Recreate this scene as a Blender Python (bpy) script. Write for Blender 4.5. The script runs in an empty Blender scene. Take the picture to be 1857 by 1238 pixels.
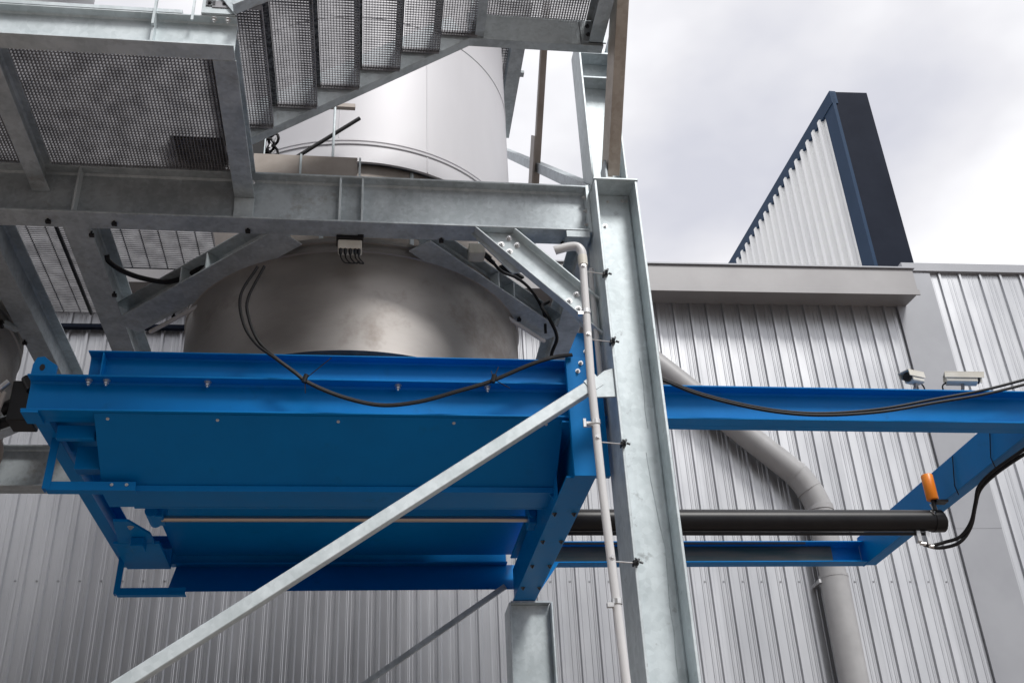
import bpy, math, random
from mathutils import Vector, Matrix
random.seed(7)
S = bpy.context.scene
COL = S.collection

# ------------------------------------------------------------------ camera
cam_d = bpy.data.cameras.new("camera")
cam = bpy.data.objects.new("camera", cam_d)
COL.objects.link(cam)
P_, R_, Y_ = (math.radians(a) for a in (29.936, -2.972, 8.488))
fwd = Vector((math.sin(Y_)*math.cos(P_), math.cos(Y_)*math.cos(P_), math.sin(P_)))
rt0 = Vector((math.cos(Y_), -math.sin(Y_), 0))
up0 = rt0.cross(fwd)
rt = math.cos(R_)*rt0 + math.sin(R_)*up0
upv = -math.sin(R_)*rt0 + math.cos(R_)*up0
M = Matrix((rt, upv, -fwd)).transposed().to_4x4()
M.translation = Vector((0, 0, 1.6))
cam.matrix_world = M
cam_d.sensor_width = 36
cam_d.lens = 36*1955.2/1857
cam_d.clip_end = 2000
S.camera = cam

# ------------------------------------------------------------------ sky, sun, exposure
SUN_EL, SUN_AZ = math.radians(50), math.radians(155)     # azimuth clockwise from +Y
sun_dir = Vector((math.sin(SUN_AZ)*math.cos(SUN_EL), math.cos(SUN_AZ)*math.cos(SUN_EL), math.sin(SUN_EL)))
W = bpy.data.worlds.new("World")
S.world = W
W.use_nodes = True
nt = W.node_tree
nt.nodes.clear()
def N(t, typ, **kw):
    n = t.nodes.new(typ)
    for k, v in kw.items():
        if k in n.inputs: n.inputs[k].default_value = v
        else: setattr(n, k, v)
    return n
L = nt.links.new
out = N(nt, 'ShaderNodeOutputWorld')
bg = N(nt, 'ShaderNodeBackground'); bg.inputs['Strength'].default_value = 0.1
sky = N(nt, 'ShaderNodeTexSky', sky_type='NISHITA', sun_disc=False, sun_elevation=SUN_EL, sun_rotation=SUN_AZ)
sky.dust_density = 2.0
tc = N(nt, 'ShaderNodeTexCoord')
mp = N(nt, 'ShaderNodeMapping'); mp.inputs['Scale'].default_value = (1, 1, 1.7); mp.inputs['Location'].default_value = (-4.5633, 1.4632, 8.5011)
n1 = N(nt, 'ShaderNodeTexNoise'); n1.inputs['Scale'].default_value = 2.6; n1.inputs['Detail'].default_value = 5; n1.inputs['Roughness'].default_value = .5
n2 = N(nt, 'ShaderNodeTexNoise'); n2.inputs['Scale'].default_value = 1.7; n2.inputs['Detail'].default_value = 3
r1 = N(nt, 'ShaderNodeValToRGB')      # brightness of the cloud deck, in sky units (x10)
cr = r1.color_ramp
cr.elements[0].position = .30; cr.elements[0].color = (5.9, 6.0, 6.7, 1)
cr.elements[1].position = .62; cr.elements[1].color = (9.9, 9.9, 10.1, 1)
e = cr.elements.new(.45); e.color = (7.5, 7.5, 7.9, 1)
r2 = N(nt, 'ShaderNodeValToRGB')      # openings in the cloud
r2.color_ramp.elements[0].position = .27; r2.color_ramp.elements[0].color = (0, 0, 0, 1)
r2.color_ramp.elements[1].position = .36; r2.color_ramp.elements[1].color = (1, 1, 1, 1)
mx = N(nt, 'ShaderNodeMix', data_type='RGBA')
L(tc.outputs['Generated'], mp.inputs['Vector'])
L(mp.outputs[0], n1.inputs['Vector']); L(mp.outputs[0], n2.inputs['Vector'])
L(n1.outputs['Fac'], r1.inputs[0]); L(n2.outputs['Fac'], r2.inputs[0])
L(r2.outputs[0], mx.inputs['Factor']); L(sky.outputs[0], mx.inputs['A']); L(r1.outputs[0], mx.inputs['B'])
L(mx.outputs['Result'], bg.inputs['Color']); L(bg.outputs[0], out.inputs['Surface'])

sd = bpy.data.lights.new("sun", 'SUN'); sd.energy = 2.2; sd.angle = math.radians(16); sd.color = (1, .982, .955)
so = bpy.data.objects.new("sun", sd); COL.objects.link(so)
so.rotation_euler = (-sun_dir).to_track_quat('-Z', 'Y').to_euler()
so.location = (6, -8, 14)

S.view_settings.view_transform = 'Standard'
S.view_settings.look = 'None'
S.view_settings.exposure = 0.2
S.view_settings.gamma = 1.0
S.view_settings.use_curve_mapping = False

# ------------------------------------------------------------------ materials
def mat(name, c1, c2=None, rough=.5, spec=.5, metal=0., scale=6, detail=4, bump=0., bscale=40, stretch=(1, 1, 1), contrast=(.35, .65),
        rough2=None, spangle=0, streak=0, coat=0., dirt=None, vary=0.):
    m = bpy.data.materials.new(name); m.use_nodes = True
    t = m.node_tree; b = t.nodes['Principled BSDF']; lk = t.links.new
    b.inputs['Roughness'].default_value = rough
    b.inputs['Metallic'].default_value = metal
    b.inputs['Specular IOR Level'].default_value = spec
    b.inputs['Coat Weight'].default_value = coat
    if c2 is None:
        b.inputs['Base Color'].default_value = (*c1, 1)
        if not (bump or rough2): return m
    tcn = N(t, 'ShaderNodeTexCoord'); mpn = N(t, 'ShaderNodeMapping'); mpn.inputs['Scale'].default_value = stretch
    lk(tcn.outputs['Object'], mpn.inputs['Vector'])
    nz = N(t, 'ShaderNodeTexNoise'); nz.inputs['Scale'].default_value = scale; nz.inputs['Detail'].default_value = detail; nz.inputs['Roughness'].default_value = .6
    lk(mpn.outputs[0], nz.inputs['Vector'])
    fac = nz.outputs['Fac']
    if spangle:
        vo = N(t, 'ShaderNodeTexVoronoi'); vo.inputs['Scale'].default_value = spangle
        lk(tcn.outputs['Object'], vo.inputs['Vector'])
        sp = N(t, 'ShaderNodeSeparateColor'); lk(vo.outputs['Color'], sp.inputs[0])
        ma = N(t, 'ShaderNodeMath', operation='MULTIPLY_ADD'); ma.inputs[1].default_value = .16; lk(sp.outputs[0], ma.inputs[0])
        m2 = N(t, 'ShaderNodeMath', operation='SUBTRACT'); m2.inputs[1].default_value = .08; lk(fac, m2.inputs[0]); lk(m2.outputs[0], ma.inputs[2])
        fac = ma.outputs[0]
    if streak:
        ms = N(t, 'ShaderNodeMapping'); ms.inputs['Scale'].default_value = (9, 9, .7); lk(tcn.outputs['Object'], ms.inputs['Vector'])
        ns = N(t, 'ShaderNodeTexNoise'); ns.inputs['Scale'].default_value = 2.5; ns.inputs['Detail'].default_value = 3; lk(ms.outputs[0], ns.inputs['Vector'])
        ad = N(t, 'ShaderNodeMath', operation='MULTIPLY_ADD'); ad.inputs[1].default_value = streak
        lk(ns.outputs['Fac'], ad.inputs[0])
        sb = N(t, 'ShaderNodeMath', operation='SUBTRACT'); sb.inputs[1].default_value = streak*.5; lk(fac, sb.inputs[0]); lk(sb.outputs[0], ad.inputs[2])
        fac = ad.outputs[0]
    if c2 is not None:
        rp = N(t, 'ShaderNodeValToRGB')
        rp.color_ramp.elements[0].position = contrast[0]; rp.color_ramp.elements[0].color = (*c1, 1)
        rp.color_ramp.elements[1].position = contrast[1]; rp.color_ramp.elements[1].color = (*c2, 1)
        lk(fac, rp.inputs[0])
        colout = rp.outputs[0]
        if dirt:
            nd = N(t, 'ShaderNodeTexNoise'); nd.inputs['Scale'].default_value = dirt[1]; nd.inputs['Detail'].default_value = 6; nd.inputs['Roughness'].default_value = .7
            lk(tcn.outputs['Object'], nd.inputs['Vector'])
            rd = N(t, 'ShaderNodeValToRGB'); rd.color_ramp.elements[0].position = dirt[2]; rd.color_ramp.elements[0].color = (0, 0, 0, 1)
            rd.color_ramp.elements[1].position = dirt[2]+.12; rd.color_ramp.elements[1].color = (.75, .75, .75, 1)
            lk(nd.outputs['Fac'], rd.inputs[0])
            mxx = N(t, 'ShaderNodeMix', data_type='RGBA'); lk(rd.outputs[0], mxx.inputs['Factor']); lk(colout, mxx.inputs['A']); mxx.inputs['B'].default_value = (*dirt[0], 1)
            colout = mxx.outputs['Result']
        if vary:
            oi = N(t, 'ShaderNodeObjectInfo'); vr = N(t, 'ShaderNodeMapRange'); vr.inputs['To Min'].default_value = 1-vary; vr.inputs['To Max'].default_value = 1+vary*.4
            lk(oi.outputs['Random'], vr.inputs['Value'])
            hv_ = N(t, 'ShaderNodeHueSaturation'); lk(vr.outputs[0], hv_.inputs['Value']); lk(colout, hv_.inputs['Color']); colout = hv_.outputs[0]
        lk(colout, b.inputs['Base Color'])
    if rough2 is not None:
        mr = N(t, 'ShaderNodeMapRange'); mr.inputs['From Min'].default_value = .3; mr.inputs['From Max'].default_value = .7
        mr.inputs['To Min'].default_value = rough; mr.inputs['To Max'].default_value = rough2
        lk(nz.outputs['Fac'], mr.inputs['Value']); lk(mr.outputs[0], b.inputs['Roughness'])
    if bump:
        nb = N(t, 'ShaderNodeTexNoise'); nb.inputs['Scale'].default_value = bscale; nb.inputs['Detail'].default_value = 3
        lk(mpn.outputs[0], nb.inputs['Vector'])
        bp = N(t, 'ShaderNodeBump'); bp.inputs['Strength'].default_value = bump; bp.inputs['Distance'].default_value = .02
        lk(nb.outputs['Fac'], bp.inputs['Height']); lk(bp.outputs[0], b.inputs['Normal'])
    return m

GALV = mat('galvanised_steel', (.385, .43, .455), (.55, .605, .635), rough=.44, rough2=.6, metal=.3, scale=5, spangle=45, streak=.22, bump=.05, bscale=25,
           dirt=((.25, .23, .21), 3.1, .62))
GALVB = mat('bright_galvanised_steel', (.50, .56, .58), (.65, .71, .735), rough=.44, rough2=.56, metal=.3, scale=4, spangle=38, streak=.25, bump=.05, bscale=20,
            dirt=((.36, .38, .38), 3.7, .63))
GRATE = mat('galvanised_grating', (.19, .19, .205), (.34, .34, .36), rough=.55, metal=.3, scale=9)
NOSE = mat('dark_chequer_plate', (.05, .055, .06), (.2, .21, .22), rough=.5, metal=.5, scale=70, detail=2, contrast=(.42, .6))
GALVC = mat('weathered_galvanised_steel', (.49, .55, .57), (.64, .705, .73), rough=.44, rough2=.56, metal=.3, scale=3, detail=7, spangle=30, streak=.35, bump=.06, bscale=18, dirt=((.24, .26, .265), 11, .615))
BLUE = mat('blue_enamel_paint', (.0, .178, .50), (.0, .20, .555), rough=.32, rough2=.46, scale=2.4, detail=6, bump=.05, bscale=3, streak=.15, spec=.16, dirt=((.002, .155, .41), 5.0, .60))
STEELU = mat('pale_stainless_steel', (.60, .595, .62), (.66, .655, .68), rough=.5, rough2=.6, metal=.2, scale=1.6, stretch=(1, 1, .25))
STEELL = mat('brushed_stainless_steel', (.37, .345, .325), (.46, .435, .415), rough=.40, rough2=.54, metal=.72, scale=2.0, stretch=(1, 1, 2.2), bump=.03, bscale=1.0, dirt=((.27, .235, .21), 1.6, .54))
STEELD = mat('dull_stainless_steel', (.29, .255, .225), (.38, .34, .31), rough=.5, metal=.3, scale=4)
WALLM = mat('silver_steel_cladding', (.475, .485, .505), (.565, .575, .595), rough=.30, rough2=.40, metal=.82, scale=1.6, stretch=(1, 1, .3), streak=.1, bump=.06, bscale=2.2, vary=.10)
TRIMM = mat('grey_flashing', (.30, .31, .335), (.34, .35, .375), rough=.45, metal=.2, scale=1.2)
FASC = mat('grey_fascia_sheet', (.27, .265, .27), (.31, .305, .31), rough=.45, metal=.2, scale=1.4)
WHITEC = mat('white_cladding', (.90, .91, .91), (.94, .95, .94), rough=.35, metal=.25, scale=1.5)
NAVY = mat('dark_slate_sheet', (.010, .014, .026), (.015, .020, .034), rough=.6, scale=2, spec=.06)
NAVYT = mat('navy_blue_flashing', (.022, .048, .095), (.028, .056, .108), rough=.5, scale=2, spec=.08)
PIPEM = mat('grey_painted_pipe', (.34, .34, .345), (.40, .40, .405), rough=.42, scale=3)
PVC = mat('pale_grey_pvc', (.62, .62, .625), (.70, .695, .695), rough=.38, scale=7, stretch=(1, 1, .3))
BLACK = mat('black_rubber', (.008, .008, .009), (.014, .014, .016), rough=.5, scale=20, spec=.3)
BLKP = mat('black_gloss_paint', (.008, .008, .010), (.013, .013, .015), rough=.38, spec=.35, scale=8)
ZINC = mat('zinc_plated_steel', (.62, .62, .62), (.75, .75, .75), rough=.3, metal=.8, scale=30)
CHROME = mat('chromed_rod', (.62, .54, .48), rough=.28, metal=.9)
ORANGE = mat('orange_paint', (.85, .23, .012), (.92, .28, .02), rough=.35, scale=9)
CREAM = mat('cream_plastic', (.66, .635, .56), (.74, .715, .64), rough=.4, scale=12)
GREENS = mat('greasy_green_steel', (.02, .07, .075), (.10, .10, .09), rough=.5, scale=6, stretch=(.4, 1, 3))
GROUND = mat('concrete_yard', (.15, .122, .105), (.205, .172, .15), rough=.85, scale=.8, detail=8)

# ------------------------------------------------------------------ mesh helpers
class MB:
    def __init__(s): s.v = []; s.f = []; s.sm = []
    def add(s, vs, fs, smooth=False):
        o = len(s.v); s.v += [tuple(v) for v in vs]
        for f in fs: s.f.append([i+o for i in f]); s.sm.append(smooth)
        return s
    def box(s, x0, x1, y0, y1, z0, z1):
        vs = [(x, y, z) for x in (x0, x1) for y in (y0, y1) for z in (z0, z1)]
        return s.add(vs, [(0,1,3,2),(4,6,7,5),(0,4,5,1),(2,3,7,6),(0,2,6,4),(1,5,7,3)])
    def prism(s, poly, o, u, v, n, d):
        """polygon poly (u, v) at o, extruded d along n"""
        o, u, v, n = Vector(o), Vector(u), Vector(v), Vector(n)
        if u.cross(v).dot(n)*d > 0: poly = poly[::-1]
        k = len(poly)
        a = [o+u*p+v*q for p, q in poly]; b = [w+n*d for w in a]
        fs = [list(range(k)), list(range(2*k-1, k-1, -1))]
        fs += [(i, i+k, (i+1) % k+k, (i+1) % k) for i in range(k)]
        return s.add(a+b, [f[::-1] for f in fs] if False else fs)
    def beam(s, p0, p1, prof, up=(0, 0, 1), e0=0, e1=0):
        p0, p1 = Vector(p0), Vector(p1); d = (p1-p0); ln = d.length; d.normalize()
        u = d.cross(Vector(up)).normalized(); v = u.cross(d)
        return s.prism(prof, p0-d*e0, u, v, d, ln+e0+e1)
    def tube(s, pts, r, n=10, caps=True):
        pts = [Vector(p) for p in pts]; rings = []
        t0 = (pts[1]-pts[0]).normalized()
        ref = Vector((0, 0, 1)) if abs(t0.z) < .9 else Vector((0, 1, 0))
        a = t0.cross(ref).normalized()
        for i, p in enumerate(pts):
            if i == 0: t = t0
            elif i == len(pts)-1: t = (pts[i]-pts[i-1]).normalized()
            else: t = ((pts[i]-pts[i-1]).normalized()+(pts[i+1]-pts[i]).normalized()).normalized()
            a = (a-t*a.dot(t)).normalized(); b = t.cross(a)
            rr = r[i] if isinstance(r, (list, tuple)) else r
            rings.append([p+(a*math.cos(2*math.pi*k/n)+b*math.sin(2*math.pi*k/n))*rr for k in range(n)])
        vs = [w for ring in rings for w in ring]; fs = []
        for i in range(len(pts)-1):
            for k in range(n):
                fs.append((i*n+k, i*n+(k+1) % n, (i+1)*n+(k+1) % n, (i+1)*n+k))
        s.add(vs, fs, True)
        if caps:
            m = len(pts)-1
            s.add(rings[0], [list(range(n))[::-1]]); s.add(rings[m], [list(range(n))])
        return s
    def lathe(s, prof, c, n=96, closed=False):
        """profile (r, z) round the vertical axis through c"""
        vs = []; fs = []
        for r, z in prof:
            for k in range(n):
                a = 2*math.pi*k/n; vs.append((c[0]+r*math.cos(a), c[1]+r*math.sin(a), z))
        m = len(prof)
        for i in range(m-1 if not closed else m):
            j = (i+1) % m
            for k in range(n):
                fs.append((i*n+k, i*n+(k+1) % n, j*n+(k+1) % n, j*n+k))
        return s.add(vs, fs, True)
    def grid(s, x0, x1, y0, y1, z0, dep, px, py, t=.004, dx=None):
        dx = dx or dep
        k = int((x1-x0)/px)
        for i in range(k+1): s.box(x0+i*px-t/2, x0+i*px+t/2, y0, y1, z0, z0+dep)
        k = int((y1-y0)/py)
        for i in range(k+1): s.box(x0, x1, y0+i*py-t/2, y0+i*py+t/2, z0+dep-dx+.001, z0+dep-.001)
        return s
    def build(s, name, m, parent=None, bevel=0., kind=None, label=None, sharp=True):
        me = bpy.data.meshes.new(name)
        org = ORG.get(parent.name, Vector((0, 0, 0))) if parent else Vector((0, 0, 0))
        me.from_pydata([tuple(Vector(v)-org) for v in s.v], [], s.f)
        me.polygons.foreach_set('use_smooth', s.sm)
        me.materials.append(m); me.update()
        o = bpy.data.objects.new(name, me); COL.objects.link(o)
        if parent: o.parent = parent
        ORG[o.name] = org
        if kind: o['kind'] = kind
        if label: o['label'] = label
        if any(s.sm):
            try: me.set_sharp_from_angle(angle=math.radians(42))
            except Exception: pass
        if bevel:
            b = o.modifiers.new('edge', 'BEVEL'); b.width = bevel; b.segments = 1; b.limit_method = 'ANGLE'; b.angle_limit = math.radians(50)
        return o
ORG = {}
def tag(o, label=None, cat=None, group=None, kind=None):
    if label: o['label'] = label
    if cat: o['category'] = cat
    if group: o['group'] = group
    if kind: o['kind'] = kind
    return o
def thing(name, label, cat, loc=(0, 0, 0), group=None):
    o = bpy.data.objects.new(name, None); COL.objects.link(o)
    o.location = loc; o.empty_display_size = .1
    ORG[o.name] = Vector(loc)
    return tag(o, label, cat, group)
def I(w, h, tf=.012, tw=.008, r=.010):
    a = w/2; b = tw/2
    return [(-a, 0), (a, 0), (a, tf), (b+r, tf), (b, tf+r), (b, h-tf-r), (b+r, h-tf), (a, h-tf), (a, h), (-a, h), (-a, h-tf), (-b-r, h-tf),
            (-b, h-tf-r), (-b, tf+r), (-b-r, tf), (-a, tf)]
def Cc(w, h, tf=.011, tw=.008, r=.008):
    """channel, web at u=0, toes towards +u"""
    return [(0, 0), (w, 0), (w, tf), (tw+r, tf), (tw, tf+r), (tw, h-tf-r), (tw+r, h-tf), (w, h-tf), (w, h), (0, h)]
def Cm(w, h, **k): return [(-a, b) for a, b in Cc(w, h, **k)][::-1]
def RECT(w, h): return [(-w/2, -h/2), (w/2, -h/2), (w/2, h/2), (-w/2, h/2)]
def ANG(w, h, t=.007): return [(0, 0), (w, 0), (w, t), (t, t), (t, h), (0, h)]
BOLT_ME = {}
def bolt(parent, loc, axis=(0, -1, 0), r=.013, h=.012, m=None, nut=True, name='bolt'):
    """hex head with washer and shank end, shared mesh"""
    m = m or ZINC
    key = (round(r, 4), round(h, 4), m.name, nut)
    if key not in BOLT_ME:
        b = MB()
        def ring(rr, z, n, ph=0): return [(rr*math.cos(2*math.pi*k/n+ph), rr*math.sin(2*math.pi*k/n+ph), z) for k in range(n)]
        def cyl(rr, z0, z1, n):
            b.add(ring(rr, z0, n)+ring(rr, z1, n), [(k, (k+1) % n, n+(k+1) % n, n+k) for k in range(n)]+[list(range(n, 2*n))])
        cyl(r*1.5, 0, h*.2, 10); cyl(r, h*.2, h, 6)
        if nut: cyl(r*.5, h, h*1.5, 6)
        me = bpy.data.meshes.new('bolt'); me.from_pydata(b.v, [], b.f); me.materials.append(m); BOLT_ME[key] = me
    o = bpy.data.objects.new(name, BOLT_ME[key]); COL.objects.link(o)
    o.parent = parent
    o.location = Vector(loc)-ORG.get(parent.name, Vector((0, 0, 0)))
    o.rotation_euler = Vector(axis).to_track_quat('Z', 'Y').to_euler()
    return o
def smooth_path(pts, k=6):
    pts = [Vector(p) for p in pts]; P = [pts[0]*2-pts[1]]+pts+[pts[-1]*2-pts[-2]]; o = []
    for i in range(1, len(P)-2):
        for j in range(k):
            t = j/k; a, b, c, d = P[i-1], P[i], P[i+1], P[i+2]
            o.append(.5*((2*b)+(c-a)*t+(2*a-5*b+4*c-d)*t*t+(3*b-a-3*c+d)*t**3))
    return o+[pts[-1]]

# ================================================================== SETTING
g = MB(); g.add([(-150, -150, 0), (150, -150, 0), (150, 150, 0), (-150, 150, 0)], [(0, 1, 2, 3)])
tag(g.build('ground', GROUND), kind='structure')

# ------------------------------------------------------------------ neighbouring shed behind the viewer, mirrored in the steel
DARKW = mat('dark_brown_cladding', (.075, .062, .053), (.10, .085, .073), rough=.6, scale=1.5)
nb = thing('neighbouring_shed', 'dark brown clad shed standing across the yard opposite the ribbed wall', 'building', (-18, -16, 0))
b = MB(); b.box(-42, 4.6, -27, -12, 0, 12.4); b.build('walls', DARKW, nb)
b = MB(); b.box(-42.3, 4.9, -27.3, -11.7, 12.4, 12.8); b.build('roof', DARKW, nb)
for i in range(9):
    b = MB(); b.box(-38+i*4.6, -36.4+i*4.6, -11.995, -11.93, 6.5, 8.2); b.build('window', NAVY, nb)
b = MB(); b.box(-8, -3.2, -11.995, -11.92, 0, 4.8); b.build('roller_door', FASC, nb)
# ------------------------------------------------------------------ factory building
bld = thing('factory_building', 'large factory building clad in silver ribbed steel sheet behind the silo', 'building', (0, 11, 0))
bld.rotation_euler = (0, 0, math.radians(-1.31))
ORG[bld.name] = Vector((0, 0, 0))       # its parts are written in wall coordinates (x along, -y outwards)
def sheet_profile(x0, p, n, ribw=.030, top=.028, h=.028, c=.144):
    pr = []
    for i in range(n):
        a = x0+i*p; r = a+c
        pr += [(a, 0), (a+.028, 0), (a+.034, -.0035), (a+.046, -.0035), (a+.052, 0), (a+.078, 0), (a+.084, -.0035), (a+.096, -.0035), (a+.102, 0),
               (r-top/2-.012, 0), (r-top/2, -h), (r+top/2, -h), (r+top/2+.012, 0)]
    pr.append((x0+p*n, 0))
    return pr
def sheet(name, prof, z0, z1, m, parent, off=0.):
    b = MB(); k = len(prof)
    b.add([(x, y+off, z0) for x, y in prof]+[(x, y+off, z1) for x, y in prof]+[(x, y+off+.002, z0) for x, y in prof]+[(x, y+off+.002, z1) for x, y in prof],
          [(i, i+1, k+i+1, k+i) for i in range(k-1)]+[(2*k+i+1, 2*k+i, 3*k+i, 3*k+i+1) for i in range(k-1)]+[(2*k+i, 2*k+i+1, i+1, i) for i in range(k-1)])
    return b.build(name, m, parent)
p = .2085
x0 = 3.721-13*.834
proto = None
sheets_me = None
for i in range(17):
    x = x0+i*.834
    n = 4 if x+.834 < 6.9 else max(1, int((6.90-x)/p))
    # alternate sheets sit 3 mm proud of their neighbour, as lapped
    sheet('wall_sheet', sheet_profile(x, p, n), 0, 8.9, WALLM, bld, off=-.0015*(i % 2))
for i in range(7):
    x = 7.235-.144+(i-.0)*.831-.07
    sheet('wall_sheet', sheet_profile(x, .277, 3, c=.20), 0, 9.10, WALLM, bld, off=-.0015*(i % 2))
b = MB(); b.box(-8, 13, .01, .3, 0, 8.9); b.build('wall_core', STEELD, bld)
# broad plain trim between the two sheet runs, in two lapped lengths
for nm, z0, z1, y in (('corner_flashing', 0, 5.62, -.034), ('corner_flashing', 5.60, 9.05, -.0364)):
    b = MB(); b.box(6.535, 7.085, y-.002, y, z0, z1); b.box(6.535, 6.541, y, y+.03, z0, z1); b.box(7.079, 7.085, y, y+.03, z0, z1)
    b.build(nm, TRIMM, bld)
# fascia box with lip and soffit
b = MB(); b.prism([(-.001, 8.545), (-.385, 8.505), (-.385, 8.86), (-.001, 8.86)], (-7.5, 0, 0), (0, 1, 0), (0, 0, 1), (1, 0, 0), 7.5+6.655)
b.build('fascia', FASC, bld, bevel=.004)
b = MB(); b.box(-7.5, 6.668, -.402, -.386, 8.475, 8.555); b.build('gutter_lip', FASC, bld, bevel=.003)
b = MB(); b.box(-7.5, 6.68, -.41, -.02, 8.861, 8.885); b.build('fascia_capping', TRIMM, bld, bevel=.003)
b = MB(); b.box(6.72, 13, -.06, .12, 9.06, 9.19); b.build('parapet_capping', TRIMM, bld, bevel=.006)
# screw line along the girt
b = MB()
for i in range(64):
    x = -6.9+i*p+.055
    if 6.5 < x: break
    z = 5.095-.0144*x
    b.box(x-.007, x+.007, -.010, -.001, z-.007, z+.007)
b.build('screws', TRIMM, bld, kind='stuff')
b = MB(); b.box(-6, -1.2, -.10, -.032, 8.055, 8.10); b.build('flashing_rail', NAVY, bld)
b = MB(); b.box(-8, 13, .30, 40, 8.7, 8.86); b.build('roof', FASC, bld)

# ------------------------------------------------------------------ roof blade
bl = thing('roof_screen', 'tall wedge shaped roof screen, white ribbed side and dark slate end, above the fascia', 'roof screen', (7, 11.7, 8.87))
b = MB(); b.prism([(6.865, 11.62), (7.42, 11.6), (7.42, 17.5), (6.72, 17.5)], (0, 0, 8.87), (1, 0, 0), (0, 1, 0), (0, 0, 1), 4.03)
b.build('slate_body', NAVY, bl)
dx = (6.656-6.83)/(16.331-11.6)
ux = Vector((dx, 1, 0)).normalized(); nx = Vector((-1, dx, 0)).normalized()
org = Vector((6.83, 11.6, 0))
b = MB(); b.prism([(0, 8.87), (.30, 8.87), (.30, 12.86), (0, 12.86)], org, ux, (0, 0, 1), -nx, .05); b.build('end_flashing', NAVYT, bl)
b = MB(); b.prism([(0, 12.66), (5.8, 12.66), (5.8, 12.9), (0, 12.9)], org+nx*.012, ux, (0, 0, 1), -nx, .10); b.build('top_flashing', NAVYT, bl)
for i in range(6):
    pr = []
    for k in range(4):
        a = .30+(i*4+k)*.235
        pr += [(a, 0), (a+.11, 0), (a+.135, .065), (a+.205, .065)]
    pr.append((.30+(i+1)*4*.235, 0))
    k = len(pr); b = MB()
    vs = [org+ux*q+nx*(w-.03)+Vector((0, 0, z)) for z in (8.87, 12.70) for q, w in pr]
    b.add(vs, [(j, j+1, k+j+1, k+j) for j in range(k-1)])
    b.build('ribbed_sheet', WHITEC, bl)

# ------------------------------------------------------------------ downpipe
dp = thing('downpipe', 'fat grey downpipe running slantwise and then down the ribbed wall', 'downpipe', (4.9, 10.7, 0))
dp.rotation_euler = (0, 0, math.radians(-1.31)); dp.location = (0, 11, 0); ORG[dp.name] = Vector((0, 0, 0))
yy = -.19
A = Vector((2.55, yy, 8.30)); B = Vector((4.74, yy, 6.20)); Cq = Vector((4.93, yy, 5.78)); D = Vector((4.935, yy, 4.98)); E_ = Vector((4.92, yy, 0))
MB().tube([A, B], .142, 28).build('sloping_pipe', PIPEM, dp)
bend = [B, B.lerp(Cq, .30)+Vector((.012, 0, .02)), B.lerp(Cq, .65)+Vector((.018, 0, .025)), Cq]
MB().tube(bend, .145, 28).build('elbow', PIPEM, dp)
MB().tube([B-(B-A).normalized()*.015, B+(B-A).normalized()*.012], .150, 28).build('elbow_seam', PIPEM, dp)
MB().tube([B.lerp(Cq, .5)+Vector((.012, 0, .02)), B.lerp(Cq, .53)+Vector((.013, 0, .02))], .150, 28).build('elbow_seam', PIPEM, dp)
MB().tube([Cq, D], .143, 28).build('upper_pipe', PIPEM, dp)
MB().tube([D+Vector((0, 0, .02)), E_], .150, 28).build('lower_pipe', PIPEM, dp)
MB().tube([D+Vector((0, 0, .05)), D+Vector((0, 0, .015))], .1535, 28).build('strap', PIPEM, dp)
b = MB(); b.box(4.76, 4.79, yy-.02, 0, 4.95, 4.99); b.build('bracket', ZINC, dp)
MB().tube([Cq+Vector((0, 0, .03)), Cq+Vector((0, 0, -.03))], .150, 28).build('elbow_seam', PIPEM, dp)

# ================================================================== SILOS
def silo(cx, cy, R, label, main=True):
    s = thing('silo', label, 'silo', (cx, cy, 4.6))
    c = (cx, cy)
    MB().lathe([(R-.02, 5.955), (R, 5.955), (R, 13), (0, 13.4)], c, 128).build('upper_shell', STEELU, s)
    MB().lathe([(R, 6.085), (R+.008, 6.09), (R+.009, 6.105), (R+.002, 6.112), (R+.008, 6.118), (R+.008, 6.135), (R, 6.14)], c, 128).build('weld_band', STEELU, s)
    MB().lathe([(R, 7.20), (R+.005, 7.205), (R+.005, 7.225), (R, 7.23)], c, 128).build('weld_band', STEELU, s)
    if main:
        for ang, z0, z1 in ((math.atan2(-.9965, .435), 6.14, 7.2), (math.atan2(-1.008, .44), 5.96, 6.085), (math.atan2(-1.09, -.12), 6.14, 7.2)):
            a = MB(); q = Vector((cx+R*math.cos(ang), cy+R*math.sin(ang), 0)); a.tube([q+Vector((0, 0, z0)), q+Vector((0, 0, z1))], .005, 6)
            a.build('vertical_weld', STEELU, s)
    MB().lathe([(R-.05, 5.38), (R-.05, 5.97)], c, 96).build('neck', STEELD, s)
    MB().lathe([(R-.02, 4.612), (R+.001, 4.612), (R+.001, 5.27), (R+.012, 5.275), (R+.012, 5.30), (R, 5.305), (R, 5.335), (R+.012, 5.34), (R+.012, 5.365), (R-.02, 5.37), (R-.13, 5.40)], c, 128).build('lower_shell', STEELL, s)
    MB().lathe([(R+.02, 4.595), (R+.02, 4.611), (R-.03, 4.611), (R-.03, 4.595)], c, 96, closed=True).build('rim_flange', STEELL, s)
    MB().lathe([(R-.10, 4.47), (R-.10, 4.60), (R-.03, 4.60)], c, 96).build('outlet_collar', STEELD, s)
    for k in range(12):
        a = 2*math.pi*k/12-math.pi/2+.02; q = Vector((cx+(R-.06)*math.cos(a), cy+(R-.06)*math.sin(a), 0))
        MB().tube([q+Vector((0, 0, 4.49)), q+Vector((0, 0, 4.6))], .012, 8).build('rim_post', GALV, s)
    for k in range(12):
        a = 2*math.pi*k/12-math.pi/2+.33; q = Vector((cx+(R-.05)*math.cos(a), cy+(R-.05)*math.sin(a), 0))
        MB().tube([q+Vector((0, 0, 5.38)), q+Vector((0, 0, 5.957))], .014, 8).build('load_post', GALVB, s)
    return s
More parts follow.
